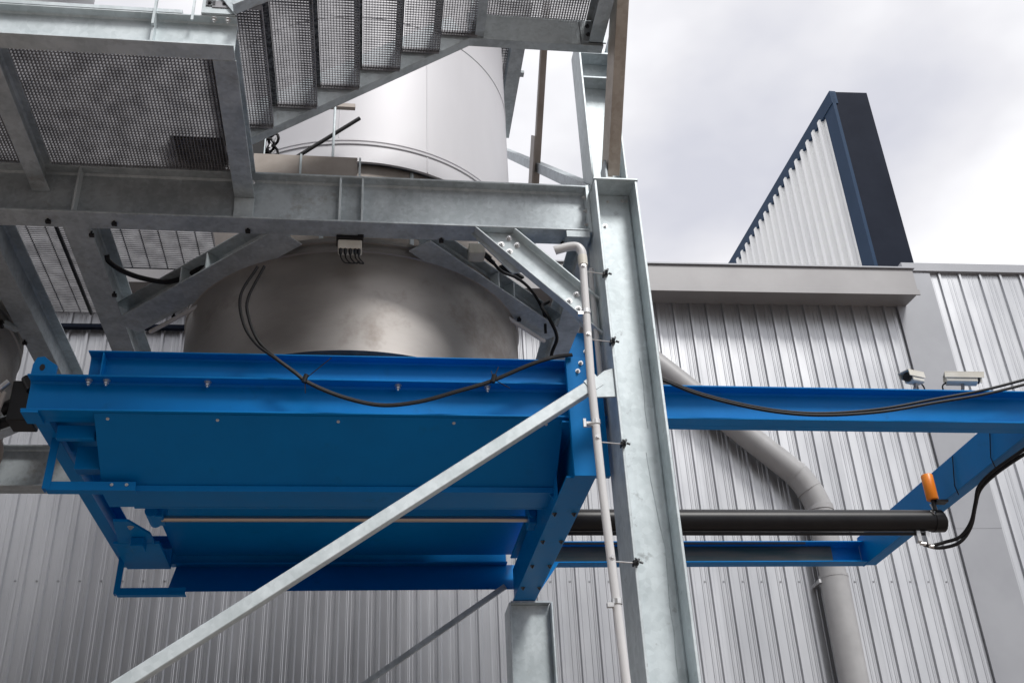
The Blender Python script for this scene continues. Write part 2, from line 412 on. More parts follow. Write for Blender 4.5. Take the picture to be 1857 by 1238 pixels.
silo(-.12, 6.4, 1.10, 'stainless steel silo above the blue slide gate, pale above and darker below')
silo(-3.42, 6.4, 1.10, 'second stainless silo, only its shaded edge showing beyond the left joist', main=False)

# ------------------------------------------------------------------ unseen deck above the silos, added to keep sun off the left wall
ud = thing('shade_deck', 'wide unseen chequer plate deck added above the silos to shade the left wall', 'deck', (-1.5, 6, 10))
for i in range(7):
    for j in range(2):
        b = MB(); b.box(-6.2+i*1.43, -6.2+(i+1)*1.43-.006, 4.05+j*1.38, 4.05+(j+1)*1.38-.006, 10.202, 10.21); b.build('floor_plate', STEELD, ud)
for y in (4.12, 5.25, 6.7): MB().beam((-6.2, y, 10.0), (3.8, y, 10.0), I(.12, .2)).build('deck_beam', GALV, ud)
# ================================================================== COLUMNS
col = thing('front_column', 'galvanised steel H column with a cap plate in front of the blue gate', 'column', (1.383, 5.0, 0))
b = MB(); b.box(1.256, 1.270, 4.85, 5.155, 0, 5.528); b.box(1.496, 1.510, 4.85, 5.155, 0, 5.528)
b.prism([(1.270, 5.001), (1.282, 4.993), (1.484, 4.993), (1.496, 5.001), (1.496, 5.011), (1.270, 5.011)], (0, 0, 0), (1, 0, 0), (0, 1, 0), (0, 0, 1), 5.527)
b.build('shaft', GALVC, col, bevel=.002)
b = MB(); b.box(1.250, 1.516, 4.843, 5.16, 5.5285, 5.541); b.build('cap_plate', GALVB, col, bevel=.002)
b = MB(); b.prism([(1.085, 4.165), (1.205, 4.268), (1.255, 4.285), (1.255, 4.117), (1.115, 4.110)], (0, 4.865, 0), (1, 0, 0), (0, 0, 1), (0, 1, 0), .012)
b.build('gusset_plate', GALVB, col, bevel=.0015)
MB().tube([(1.418, 4.992, 3.86), (1.425, 4.992, 3.7), (1.435, 4.992, 3.584), (1.442, 4.992, 3.48), (1.458, 4.992, 3.351), (1.452, 4.992, 3.189), (1.445, 4.992, 3.057), (1.451, 4.992, 2.929), (1.445, 4.992, 2.804), (1.45, 4.992, 2.5)], .0022, 6).build('zinc_run', GALV, col)
MB().tube([(1.44, 4.9915, 4.42), (1.446, 4.9915, 4.25), (1.438, 4.9915, 4.1), (1.442, 4.9915, 4.0)], .002, 6).build('zinc_run', GALV, col)
bolt(col, (1.330, 4.993, 5.30), r=.010, h=.008)
for x in (1.45, 1.475): bolt(col, (x, 4.993, 5.487), r=.008, h=.01)
bolt(col, (1.36, 4.993, 5.478), r=.007, h=.008)

uc = thing('upper_column', 'galvanised H column rising behind the capped front column to the stair landing', 'column', (1.44, 5.28, 3.0))
b = MB(); b.box(1.325, 1.338, 5.165, 5.40, 3, 7.02); b.box(1.542, 1.555, 5.165, 5.40, 3, 7.02); b.box(1.338, 1.542, 5.278, 5.288, 3, 7.019)
b.build('shaft', GALVB, uc, bevel=.002)
b = MB(); b.box(1.34, 1.54, 5.17, 5.276, 6.64, 6.652); b.box(1.34, 1.54, 5.17, 5.276, 6.86, 6.872); b.build('stiffener', GALV, uc)
fc = thing('far_column', 'galvanised column standing under the far end of the blue crossbeam', 'column', (1.10, 7.4, 0))
b = MB(); b.box(.965, .977, 7.22, 7.50, 0, 3.742); b.box(1.255, 1.267, 7.22, 7.50, 0, 3.742); b.box(.977, 1.255, 7.30, 7.31, 0, 3.741)
b.build('shaft', GALVB, fc, bevel=.002)
b = MB(); b.box(.980, 1.252, 7.24, 7.48, 3.743, 3.756); b.build('cap_plate', GALV, fc)

# ================================================================== PLATFORM STEEL
pf = thing('service_platform', 'galvanised steel service platform with mesh floor around the silo', 'platform', (-1, 5, 5.27))
mb_ = MB().beam((-5, 5.075, 5.27), (1.236, 5.075, 5.27), I(.15, .33, .013, .008, .011)).build('main_beam', GALV, pf, bevel=.002)
b = MB(); b.box(1.2365, 1.2555, 5.003, 5.147, 5.262, 5.606); b.build('end_plate', GALVB, mb_, bevel=.0015)
b = MB(); b.box(1.10, 1.236, 5.004, 5.152, 5.225, 5.2695); b.build('haunch_plate', GALV, mb_)
for z in (5.33, 5.43, 5.53): bolt(mb_, (1.2365, 5.03, z), axis=(-1, 0, 0), r=.011, h=.014)
for x in (-1.655, -.205, -.078):
    b = MB(); b.box(x-.006, x+.006, 5.004, 5.0705, 5.2835, 5.5865); b.build('stiffener', GALVB, mb_, bevel=.001)
# front edge beam
eb = MB().beam((-5, 3.92, 5.45), (-.692, 3.92, 5.45), I(.10, .195, .009, .006, .008)).build('edge_beam', GALVB, pf, bevel=.0015)
for x in (-1.075, -2.2): 
    b = MB(); b.box(x-.006, x+.006, 3.872, 3.9165, 5.46, 5.635); b.build('stiffener', GALVB, eb)
for x in (-.80, -.735): bolt(eb, (x, 3.885, 5.636), axis=(0, 0, -1), r=.011, h=.016)
b = MB(); b.box(-5, -.95, 3.868, 3.90, 5.646, 5.668); b.build('floor_edge_angle', GALVB, eb)
# railing base
b = MB(); b.box(-.86, -.70, 3.862, 3.87, 5.646, 5.80); b.box(-.86, -.70, 3.862, 3.96, 5.6455, 5.652); b.build('railing_foot', GALVB, eb, bevel=.001)
for x in (-.825, -.755): bolt(eb, (x, 3.862, 5.715), r=.010, h=.010, m=BLKP)
b = MB(); b.box(-1.081, -1.069, 3.85, 3.87, 5.55, 6.7); b.box(-.905, -.893, 3.86, 3.868, 5.60, 6.7); b.build('railing_post', GALVB, eb)
# joists
for x, w in ((-2.95, .1), (-1.857, .095), (-.745, .112)):
    j = MB().beam((x, 3.972, 5.45), (x, 5.066, 5.45), I(w, .15, .010, .007)).build('joist', GALV, pf, bevel=.002)
    if x > -1: b = MB(); b.box(-.80, -.69, 5.05, 5.068, 5.318, 5.449); b.build('cleat', GALVB, j, bevel=.0015); bolt(j, (-.705, 5.05, 5.56), r=.009)
for x, w in ((-3.5, .14), (-2.205, .14), (-1.662, .148), (1.30, .15)):
    MB().beam((x, 5.152, 5.275), (x, 7.6, 5.275), I(w, .28, .012, .009)).build('joist', GALV, pf, bevel=.002)
MB().beam((-5, 7.68, 5.27), (1.4, 7.68, 5.27), I(.15, .28)).build('rear_beam', GALV, pf)
# ring beams that carry the silo (45 degree corners)
def ring_beam(p0, p1, w, st):
    r = MB().beam(Vector(p0)+Vector((0, 0, .0025)), Vector(p1)+Vector((0, 0, .0025)), I(w, .135, .010, .008)).build('ring_beam', GALV, pf, bevel=.002)
    d = (Vector(p1)-Vector(p0)); d.normalize(); u = d.cross(Vector((0, 0, 1)))
    for s_ in st:
        q = Vector(p0)+d*s_
        sgn = 1 if u.y < 0 else -1
        b = MB(); b.beam(q+u*sgn*.006+Vector((0, 0, .0105)), q+u*sgn*(w/2-.002)+Vector((0, 0, .0105)), [(-.005, 0), (.005, 0), (.005, .114), (-.005, .114)])
        b.build('stiffener', GALVB, r)
ring_beam((.258, 5.222, 5.27), (1.225, 6.225, 5.27), .165, (.67, .83))
ring_beam((-.49, 5.175, 5.27), (-1.588, 6.235, 5.27), .20, (.62, .86))
b = MB(); b.prism([(0, 0), (.20, 0), (.20, .015), (0, .015)], (.78, 5.62, 5.408), (.7, .72, 0), (0, 0, 1), (.72, -.7, 0), .05); b.build('packing_plate', BLKP, pf)
# knee brace from beam to column
kb = thing('knee_brace', 'galvanised channel knee brace bolted between the main beam and the capped column', 'brace', (.7, 5.05, 5.2))
p0 = Vector((.69, 5.0, 5.262)); p1 = Vector((1.215, 5.0, 4.735))
d = (p1-p0).normalized(); vv = Vector((0, -1, 0)); uu = Vector((-d.z, 0, d.x))
hw = .084
# channel: web lies at y 5.06, toes come forward to y 5.0
b = MB()
prof = [(-hw, 0), (-hw, .066), (hw, .066), (hw, 0), (hw-.009, 0), (hw-.009, .050), (hw-.016, .057), (-hw+.016, .057), (-hw+.009, .050), (-hw+.009, 0)]
top_cut = p0-d*.05
vs0 = [p0+uu*a+Vector((0, c, 0)) for a, c in prof]
va = [q+d*((5.2675-q.z)/d.z) for q in vs0]; vb = [q+d*((1.2545-q.x)/d.x) for q in vs0]; k = len(prof)
b.add(va+vb, [list(range(k)), list(range(2*k-1, k-1, -1))]+[(i, i+k, (i+1) % k+k, (i+1) % k) for i in range(k)])
b.build('channel', GALVB, kb, bevel=.0015)
b = MB(); b.prism([(.55, 5.268), (.86, 5.268), (.95, 5.05), (.78, 5.00)], (0, 5.067, 0), (1, 0, 0), (0, 0, 1), (0, 1, 0), .012); b.build('gusset_plate', GALVB, kb)
b = MB(); b.prism([(1.03, 4.86), (1.255, 4.93), (1.255, 4.54), (1.235, 4.54)], (0, 5.067, 0), (1, 0, 0), (0, 0, 1), (0, 1, 0), .012); b.build('gusset_plate', GALVB, kb)
for s_, w_ in ((.075, -.03), (.075, .035), (.14, -.03), (.14, .035), (.60, -.03), (.60, .035), (.67, -.03), (.67, .035)):
    q = p0+d*s_+uu*w_; bolt(kb, (q.x, 5.057, q.z), r=.013, h=.014)

# gratings
def grating(x0, x1, y0, y1, z, px=.034, py=.034, dep=.03, dx=None):
    b = MB(); b.grid(x0, x1, y0, y1, z, dep, px, py, .0045, dx)
    b.box(x0-.004, x0, y0, y1, z-.001, z+dep); b.box(x1, x1+.004, y0, y1, z-.001, z+dep); b.box(x0, x1, y0-.004, y0, z-.001, z+dep); b.box(x0, x1, y1, y1+.004, z-.001, z+dep)
    return b.build('floor_grating', GRATE, pf, kind='stuff')
grating(-2.94, -1.86, 3.975, 5.0, 5.602, .018, .021, .03, .024)
grating(-1.85, -.75, 3.975, 5.0, 5.602, .018, .021, .03, .024)
grating(-4.0, -2.22, 5.155, 6.56, 5.575, px=.05, py=.030, dx=.03)
grating(-2.20, -1.915, 5.155, 6.56, 5.575, px=.11, py=.021, dep=.024)
grating(-1.905, -1.675, 5.155, 6.56, 5.575, px=.11, py=.021, dep=.024)
grating(-1.65, -1.0, 5.155, 6.0, 5.575, px=.11, py=.021, dep=.024)
# toe plate and posts standing on the main beam
b = MB(); b.box(-.72, -.115, 5.078, 5.086, 5.6005, 5.80); b.build('toe_plate', STEELD, pf, bevel=.001)
for x in (-.445, -.10):
    b = MB(); b.box(x-.006, x+.006, 5.066, 5.0775, 5.6005, 5.80 if x < -.2 else 5.79); b.build('toe_plate_rib', GALVB, pf)
# upper floor edge beside the silo
ub = thing('upper_walkway', 'strip of mesh walkway on a grey beam high beside the silo', 'walkway', (1.2, 8, 9.1))
MB().beam((1.30, 6.8, 9.08), (1.30, 8.62, 9.08), I(.13, .2)).build('beam', GALV, ub)
b = MB(); b.grid(1.0, 1.23, 6.8, 8.55, 9.16, .03, .034, .034, .0045); b.build('mesh_floor', GRATE, ub, kind='stuff')
b = MB(); b.box(1.365, 1.40, 7.66, 7.72, 9.08, 9.11); b.build('cleat', GALV, ub)

# ================================================================== MAIN STAIR
st = thing('staircase', 'galvanised stair with mesh treads climbing to the right across the silo', 'staircase', (-.7, 4.3, 5.62))
s0 = Vector((-.70, 4.735, 5.625)); s1 = Vector((.545, 4.735, 6.485)); sl = (s1-s0).normalized()
upn = Vector((-sl.z, 0, sl.x))
sc_prof = Cm(.066, .215, tf=.011, tw=.007)     # toes away from the camera
def stringer(y, prof, a=s0, c=s1, nm='stringer'):
    return MB().beam((a.x, y, a.z), (c.x, y, c.z), prof, up=(0, 0, 1)).build(nm, GALV, st, bevel=.0015)
stringer(4.735, sc_prof)
stringer(3.855, Cc(.066, .215, tf=.011, tw=.007), a=Vector((-.70, 0, 5.64)), c=Vector((.545, 0, 6.50)))
tb = MB(); W_ = .262
tb.grid(.050, W_, 3.862, 4.722, 0, .022, .0155, .0185, .0026, .013)
tb.box(W_, W_+.004, 3.862, 4.722, 0, .031); tb.box(.03, W_, 4.722, 4.727, -.012, .032); tb.box(.03, W_, 3.857, 3.862, -.012, .032)
nb_ = MB(); nb_.box(0, .044, 3.857, 4.727, -.004, .034)
t0 = None
for k in range(6):
    q = Vector((-.842+.2335*k, 0, 5.700+.1605*k))
    if t0 is None:
        ORG[st.name] = Vector((0, 0, 0))
        t0 = tb.build('tread', GRATE, st); n0 = nb_.build('nosing', NOSE, t0)
        ORG[st.name] = Vector((-.7, 4.3, 5.62)); o = t0
    else:
        o = t0.copy(); COL.objects.link(o); nn = n0.copy(); COL.objects.link(nn); nn.parent = o
    o.location = q-Vector((-.7, 4.3, 5.62))
lb = MB().beam((.53, 4.735, 6.485), (1.375, 4.735, 6.485), Cm(.066, .215, tf=.011, tw=.007)).build('landing_beam', GALV, st, bevel=.0015)
b = MB(); b.box(1.235, 1.39, 4.722, 4.734, 6.50, 6.68); b.build('splice_plate', GALV, lb)
for z in (6.56, 6.63): bolt(lb, (1.28, 4.722, z), r=.010, h=.012, m=NOSE)
MB().beam((.575, 3.86, 6.50), (.575, 4.733, 6.50), Cc(.055, .2, tf=.01, tw=.007)).build('landing_bearer', GALV, st)
MB().beam((1.325, 3.7, 6.50), (1.325, 4.73, 6.50), I(.09, .2, .01, .007)).build('landing_bearer', GALV, st)
b = MB(); b.box(.553, .562, 4.62, 4.722, 6.52, 6.95); b.build('handrail_foot', GALVB, st)
b = MB(); b.grid(.60, 1.28, 3.9, 4.80, 6.702, .026, .0165, .020, .003, .016); b.build('landing_grating', GRATE, st, kind='stuff')

TANG = mat('tan_bounce_galvanising', (.35, .30, .25), (.46, .41, .355), rough=.5, metal=.2, scale=4, streak=.2, spangle=40)  # ground's brown reflection on the underside, put into the whole channel's colour
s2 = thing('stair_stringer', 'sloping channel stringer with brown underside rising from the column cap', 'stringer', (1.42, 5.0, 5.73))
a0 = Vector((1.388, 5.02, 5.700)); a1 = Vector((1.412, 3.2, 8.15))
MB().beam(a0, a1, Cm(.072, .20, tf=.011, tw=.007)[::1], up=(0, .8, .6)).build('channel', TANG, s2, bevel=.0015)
b = MB(); b.box(1.36, 1.47, 5.0, 5.13, 5.5415, 5.552); b.box(1.37, 1.382, 5.0, 5.12, 5.552, 5.80); b.build('foot_cleat', GALV, s2)

# ================================================================== BRACES
br = thing('diagonal_tube', 'long pale galvanised square tube slanting down across the blue gate', 'brace', (-1, 4.85, 2.6))
q0 = Vector((1.098, 4.833, 4.140)); dd = (Vector((-1.0, 4.833, 2.7035))-Vector((1.098, 4.833, 4.140))).normalized(); q1 = q0+dd*4.6
MB().beam(q0, q1, RECT(.058, .062), up=(0, 0, 1)).build('tube', GALVB, br, bevel=.004)
b = MB(); b.beam(q0-dd*.075, q0+dd*.0, [(-.033, -.036), (-.024, -.036), (-.024, .036), (-.033, .036)]); b.build('end_tab', GALVB, br)
br2 = thing('far_brace', 'thin dark angle brace running down from the foot of the blue crossbeam', 'brace', (.5, 7.3, 3.8))
MB().beam((.96, 7.28, 3.86), (-1.4, 7.28, 2.262), ANG(.035, .035)).build('angle', GALV, br2)
xb = thing('cross_brace', 'blue grey angle brace crossing the sky gap beside the silo', 'brace', (1.3, 6, 6))
MB().beam((1.30, 5.15, 5.72), (1.30, 9.8, 10.02), ANG(.075, .075), up=(1, 0, 0)).build('angle', GALV, xb)
xb2 = thing('cross_brace', 'steep brown grey angle brace in the sky gap between silo and column', 'brace', (1.3, 7, 7))
MB().beam((1.275, 5.2, 8.93), (1.275, 7.42, 6.73), ANG(.075, .06), up=(1, 0, 0)).build('angle', STEELD, xb2)
b = MB(); b.prism([(6.60, 7.36), (6.75, 7.50), (7.10, 7.16), (6.96, 7.02)], (1.268, 0, 0), (0, 1, 0), (0, 0, 1), (-1, 0, 0), .012); b.build('gusset_plate', STEELD, xb2)
lbm = thing('left_rear_beam', 'galvanised I beam level behind the left end of the blue gate', 'beam', (-3, 7.6, 4.74))
MB().beam((-7, 7.68, 4.735), (-1.75, 7.68, 4.735), I(.15, .325, .013, .008)).build('section', GALV, lbm, bevel=.002)
lk_ = thing('left_knee_brace', 'short olive grey brace slanting behind the left corner of the blue gate', 'brace', (-2.2, 6.3, 4.6))
MB().beam((-3.3, 6.3, 4.02), (-1.98, 6.3, 4.72), RECT(.10, .10)).build('channel', GALV, lk_, bevel=.003)

# ================================================================== BLUE SLIDE GATE
gt = thing('slide_gate', 'bright blue painted steel slide gate frame under the silo', 'slide gate', (0, 6.3, 3.76))
def P(b, nm, bevel=.002, parent=None, m=None): return b.build(nm, m or BLUE, parent or gt, bevel=bevel)
fb = P(MB().beam((-1.745, 5.185, 4.11), (3.93, 5.185, 4.11), Cc(.085, .207, tf=.010, tw=.008, r=.010)), 'front_beam')
b = MB(); b.box(-1.735, 3.92, 5.186, 5.235, 4.1105, 4.119); P(b, 'bottom_flange', 0)
uch = P(MB().beam((-1.475, 5.205, 4.322), (1.09, 5.205, 4.322), Cc(.075, .155, tf=.008, tw=.007)), 'upper_channel')
b = MB(); b.box(-1.400, -1.393, 5.131, 5.197, 4.331, 4.468); P(b, 'end_stiffener', 0, uch)
# left end beam, crossbeam, right end, far beam
P(MB().beam((-1.712, 5.236, 4.11), (-1.690, 7.48, 4.11), Cc(.075, .205, tf=.010, tw=.008)), 'left_end_beam')
b = MB(); b.box(-1.742, -1.66, 5.10, 5.236, 4.098, 4.1095); P(b, 'corner_plate', 0)
cb = MB(); cb.beam((1.085, 5.098, 3.76), (1.075, 7.30, 3.76), I(.155, .33, .012, .010)); cbo = P(cb, 'crossbeam')
b = MB(); b.box(1.008, 1.014, 5.40, 7.28, 3.775, 3.99); P(b, 'guide_strip', 0, cbo)
for y in (5.6, 6.05, 6.5, 6.95):
    for x in (1.025, 1.135): bolt(cbo, (x, y, 3.7595), axis=(0, 0, -1), r=.010, h=.012, m=NOSE)
post = MB(); post.box(1.045, 1.235, 5.062, 5.0965, 3.757, 4.455); po = P(post, 'front_post')
b = MB(); b.prism([(1.055, 4.456), (1.235, 4.456), (1.235, 4.62), (1.125, 4.62)], (0, 5.075, 0), (1, 0, 0), (0, 0, 1), (0, 1, 0), .016); P(b, 'lug_plate', .001, po)
for x, z in ((1.128, 4.42), (1.108, 4.37), (1.165, 4.50)): bolt(po, (x, 5.062 if z < 4.455 else 5.075, z), r=.009, h=.014)
b = MB(); b.prism([(.93, 3.92), (1.008, 3.80), (1.008, 4.0), (.93, 4.0)], (0, 5.50, 0), (1, 0, 0), (0, 0, 1), (0, 1, 0), .012); P(b, 'guide_bracket', 0)
reb = MB(); reb.box(3.755, 3.77, 5.236, 7.607, 4.108, 4.335); reb.box(3.771, 3.85, 5.236, 7.58, 4.109, 4.12); reb.box(3.771, 3.85, 5.236, 7.58, 4.32, 4.334)
P(reb, 'right_end_beam')
fbm = P(MB().beam((1.17, 7.605, 4.11), (3.752, 7.605, 4.11), Cc(.11, .165, tf=.010, tw=.008)), 'far_beam')
b = MB(); b.box(1.2, 3.52, 7.585, 7.5965, 4.125, 4.262); b.build('guide_liner', GREENS, fbm)
b = MB(); b.box(1.2, 3.28, 7.485, 7.494, 4.246, 4.262); b.build('wear_strip', NAVY, fbm)
b = MB(); b.prism([(1.155, 4.105), (1.375, 4.105), (1.155, 3.80)], (0, 7.48, 0), (1, 0, 0), (0, 0, 1), (0, 1, 0), .014); P(b, 'corner_gusset', 0)
P(MB().beam((-1.69, 7.56, 4.11), (1.0, 7.56, 4.11), Cc(.075, .205, tf=.010, tw=.008)), 'far_beam')
# skirts (front and far), blade, liner plates
b = MB(); b.prism([(5.125, 4.1085), (5.50, 3.862), (5.505, 3.842), (5.512, 3.842), (5.507, 3.866), (5.130, 4.1085)], (-1.395, 0, 0), (0, 1, 0), (0, 0, 1), (1, 0, 0), 2.415)
sk = P(b, 'front_skirt', 0)
b = MB(); b.box(-1.40, 1.02, 5.513, 5.74, 3.846, 3.853); P(b, 'skirt_return', 0)
b = MB(); b.box(-1.30, 1.02, 5.482, 5.4995, 3.834, 3.866); P(b, 'skirt_lip', 0, sk)
for x in (-1.33, -.785, -.17, .435, .93): bolt(gt, (x, 5.155, 4.098), axis=(0, -.55, -.83), r=.009, h=.010)
for x in (-1.45, -1.362, -.853, .139, .62): bolt(gt, (x, 5.140, 4.3065), axis=(0, 0, -1), r=.013, h=.022)
b = MB(); b.prism([(7.30, 3.855), (7.305, 3.862), (7.555, 4.116), (7.567, 4.116)], (-1.33, 0, 0), (0, 1, 0), (0, 0, 1), (1, 0, 0), 2.40); P(b, 'far_skirt', 0)
b = MB(); b.prism([(5.81, 4.175), (7.50, 4.175), (7.50, 4.19), (5.81, 4.19)], (-1.335, 0, 0), (0, 1, 0), (0, 0, 1), (1, 0, 0), 2.405); P(b, 'gate_blade', 0)
b = MB(); b.box(-1.30, 1.0, 5.91, 7.45, 4.20, 4.215); b.box(-1.665, 1.0, 5.27, 5.80, 4.20, 4.216); P(b, 'gate_cover', 0)
b = MB(); b.box(-1.28, 1.0, 5.78, 5.80, 3.86, 4.20); P(b, 'inner_wall', 0)
# left brackets
for y, zt, zb in ((5.46, 4.108, 3.835), (7.33, 4.108, 3.855)):
    b = MB(); b.beam((-1.648, y, zt), (-1.655, y, zb-.01), [(-.02, -.03), (.02, -.03), (.02, -.023), (-.013, -.023), (-.013, .03), (-.02, .03)], up=(0, 1, 0))
    bo = P(b, 'guard_bracket', 0)
    b = MB(); b.beam((-1.655, y, zb), (-1.21, y, zb), [(-.028, -.018), (.028, -.018), (.028, .030), (.022, .030), (.022, -.012), (-.028, -.012)]); P(b, 'angle_arm', 0, bo)
    if y < 6:
        for x in (-1.33, -1.255): bolt(bo, (x, y-.031, zb+.012), r=.006, h=.006)
b = MB(); b.box(-1.60, -1.41, 5.26, 5.30, 4.03, 4.105); P(b, 'stub_channel', .003)
b = MB(); b.box(-1.53, -1.40, 5.42, 5.50, 3.93, 4.06); P(b, 'stub_channel', .003)
# far-left bearing blocks
b = MB(); b.box(-1.635, -1.345, 6.93, 7.44, 4.058, 4.078); b.box(-1.635, -1.345, 7.40, 7.44, 4.08, 4.19); P(b, 'bearing_plate', .002)
b = MB(); b.prism([(-1.56, 6.53), (-1.47, 6.53), (-1.375, 6.76), (-1.375, 6.925), (-1.60, 6.925)], (0, 0, 4.06), (1, 0, 0), (0, 1, 0), (0, 0, 1), .016); bb = P(b, 'bearing_lug', 0)
bolt(bb, (-1.47, 6.62, 4.0595), axis=(0, 0, -1), r=.014, h=.012)
b = MB(); b.box(-1.50, -1.42, 6.80, 6.92, 4.0, 4.0595); P(b, 'bearing_block', .004)
# lifting lug
b = MB()
hole = [(-.0 + -1.690+.014*math.cos(a*math.pi/4), 4.372+.020*math.sin(a*math.pi/4)) for a in range(8)]
outl = [(-1.742, 4.3205), (-1.740, 4.39), (-1.725, 4.432), (-1.69, 4.438), (-1.655, 4.41), (-1.617, 4.385), (-1.617, 4.3205)]
b.prism(outl, (0, 5.135, 0), (1, 0, 0), (0, 0, 1), (0, 1, 0), .018); lg = P(b, 'lifting_lug', .002)
b = MB(); b.prism(hole, (0, 5.1335, 0), (1, 0, 0), (0, 0, 1), (0, 1, 0), .003); b.build('lug_hole', BLKP, lg)

# ------------------------------------------------------------------ hydraulic cylinder, orange canister
hc = thing('hydraulic_cylinder', 'long black hydraulic cylinder with a bare rod, running right from the blue gate', 'hydraulic cylinder', (2.4, 6.2, 3.95))
MB().tube([(1.19, 6.2, 3.945), (3.60, 6.2, 3.945)], .070, 28).build('barrel', BLKP, hc)
MB().tube([(3.595, 6.2, 3.945), (3.66, 6.2, 3.945), (3.69, 6.2, 3.955)], [.074, .074, .03], 24).build('end_cap', BLKP, hc)
MB().tube([(1.21, 6.2, 3.86), (3.55, 6.2, 3.858)], .011, 10).build('oil_tube', BLKP, hc)
MB().tube([(-1.205, 6.19, 3.95), (1.0, 6.19, 3.95)], .019, 16).build('rod', CHROME, hc)
b = MB(); b.box(-1.28, -1.19, 6.12, 6.27, 3.935, 4.05); b.tube([(-1.255, 6.10, 3.965), (-1.255, 6.29, 3.965)], .035, 16); b.build('clevis', BLUE, hc, bevel=.004)
b = MB(); b.box(.96, 1.01, 6.12, 6.26, 3.90, 4.04); b.tube([(.985, 6.10, 3.95), (.985, 6.28, 3.95)], .022, 12); b.build('rod_gland', BLUE, hc, bevel=.004)
b = MB(); b.box(3.46, 3.49, 6.18, 6.22, 3.80, 3.875); b.box(3.52, 3.545, 6.18, 6.22, 3.78, 3.872); b.tube([(3.475, 6.2, 3.795), (3.51, 6.19, 3.785)], .012, 8); b.tube([(3.53, 6.2, 3.775), (3.56, 6.19, 3.77)], .012, 8)
b.build('hose_fittings', ZINC, hc, bevel=.003)
MB().tube(smooth_path([(3.58, 6.15, 3.99), (3.575, 6.14, 3.985), (3.60, 6.14, 3.96), (3.585, 6.15, 4.04)]), .007, 8).build('bleed_pipe', ZINC, hc)

oc = thing('orange_canister', 'small upright orange canister standing on the end of the black cylinder', 'canister', (3.593, 6.12, 4.0))
MB().tube([(3.591, 6.12, 4.055), (3.591, 6.12, 4.060), (3.591, 6.12, 4.222), (3.591, 6.12, 4.228)], [.034, .038, .038, .034], 20).build('body', ORANGE, oc)
MB().tube([(3.591, 6.12, 3.985), (3.591, 6.12, 4.055)], .014, 10).build('neck', BLKP, oc)
b = MB(); b.box(3.60, 3.68, 6.09, 6.15, 4.035, 4.05); b.build('bracket', BLKP, oc)

hs = [smooth_path([(3.50, 6.2, 3.785), (3.60, 6.2, 3.764), (3.72, 6.16, 3.785), (3.795, 6.11, 3.87), (3.815, 6.03, 3.98), (3.81, 5.93, 4.045), (3.80, 5.75, 4.06), (3.80, 5.5, 4.055), (3.82, 5.2, 4.04), (3.9, 4.95, 4.04)]),
      smooth_path([(3.56, 6.2, 3.780), (3.64, 6.2, 3.800), (3.73, 6.15, 3.82), (3.785, 6.08, 3.89), (3.80, 6.0, 3.985), (3.79, 5.90, 4.055), (3.785, 5.72, 4.075), (3.785, 5.5, 4.07), (3.80, 5.2, 4.06), (3.88, 4.95, 4.06)])]
for pth, lab in zip(hs, ('outer black hydraulic hose looping from the cylinder end to the blue end beam', 'inner black hydraulic hose looping just inside its twin at the cylinder end')):
    tag(MB().tube(pth, .0115, 8).build('hydraulic_hose', BLACK), lab, 'hose', 'hydraulic hoses')

# hydraulic valve at left end
hv = thing('hydraulic_valve', 'cluster of dark hydraulic fittings beside the left end of the blue front beam', 'valve', (-1.95, 5.5, 4.35))
b = MB(); b.box(-1.93, -1.80, 5.45, 5.60, 4.22, 4.46); b.tube([(-1.98, 5.5, 4.30), (-1.80, 5.5, 4.42)], .035, 12); b.tube([(-2.0, 5.52, 4.22), (-1.82, 5.52, 4.30)], .03, 10); b.tube([(-1.86, 5.44, 4.47), (-1.82, 5.44, 4.40)], .03, 10)
b.build('body', BLKP, hv, bevel=.006)
MB().tube([(-1.985, 5.43, 4.395), (-1.945, 5.43, 4.44)], .018, 10).build('plunger', ZINC, hv)
MB().tube([(-1.99, 5.42, 4.345), (-1.99, 5.45, 4.345)], .032, 14).build('lever_eye', STEELD, hv)
MB().tube([(-1.95, 5.42, 4.37), (-1.965, 5.42, 4.24)], .012, 8).build('lever', STEELD, hv)
MB().tube(smooth_path([(-2.06, 5.44, 4.05), (-2.0, 5.45, 4.30), (-1.97, 5.5, 4.16), (-2.05, 5.5, 4.10)]), .009, 8).build('hose', BLACK, hv)

# ================================================================== CONDUIT ON THE COLUMN
cd = thing('conduit', 'pale grey plastic conduit with a bent top, strapped beside the front column', 'conduit', (1.13, 4.8, 0))
MB().tube([(1.131, 4.80, 4.93), (1.116, 4.80, 4.20), (1.122, 4.80, 3.6), (1.150, 4.80, 2.65), (1.21, 4.80, 0.0)], .0215, 14).build('pipe', PVC, cd)
MB().tube([(1.131, 4.80, 4.885), (1.131, 4.80, 4.945)], .027, 16).build('coupling', CREAM, cd)
MB().tube(smooth_path([(1.131, 4.80, 4.935), (1.130, 4.80, 4.975), (1.108, 4.805, 5.012), (1.06, 4.815, 5.016), (1.0, 4.825, 5.002), (.985, 4.83, 4.998)], 5), .025, 14).build('elbow', PVC, cd)
for z, x in ((4.585, 1.124), (3.935, 1.119), (3.02, 1.141)):
    c_ = MB().tube([(x, 4.80, z-.012), (x, 4.80, z+.012)], .026, 14).build('pipe_clip', ZINC, cd)
    b = MB(); b.box(x-.05, x-.02, 4.775, 4.80, z-.028, z-.008); b.build('clip_screw', ZINC, c_)
b = MB(); b.box(1.052, 1.066, 4.775, 4.79, 3.90, 3.945); b.box(1.066, 1.09, 4.778, 4.788, 3.915, 3.93); b.tube([(1.07, 4.77, 3.91), (1.10, 4.77, 3.92)], .006, 6); b.build('toggle_latch', ZINC, cd)
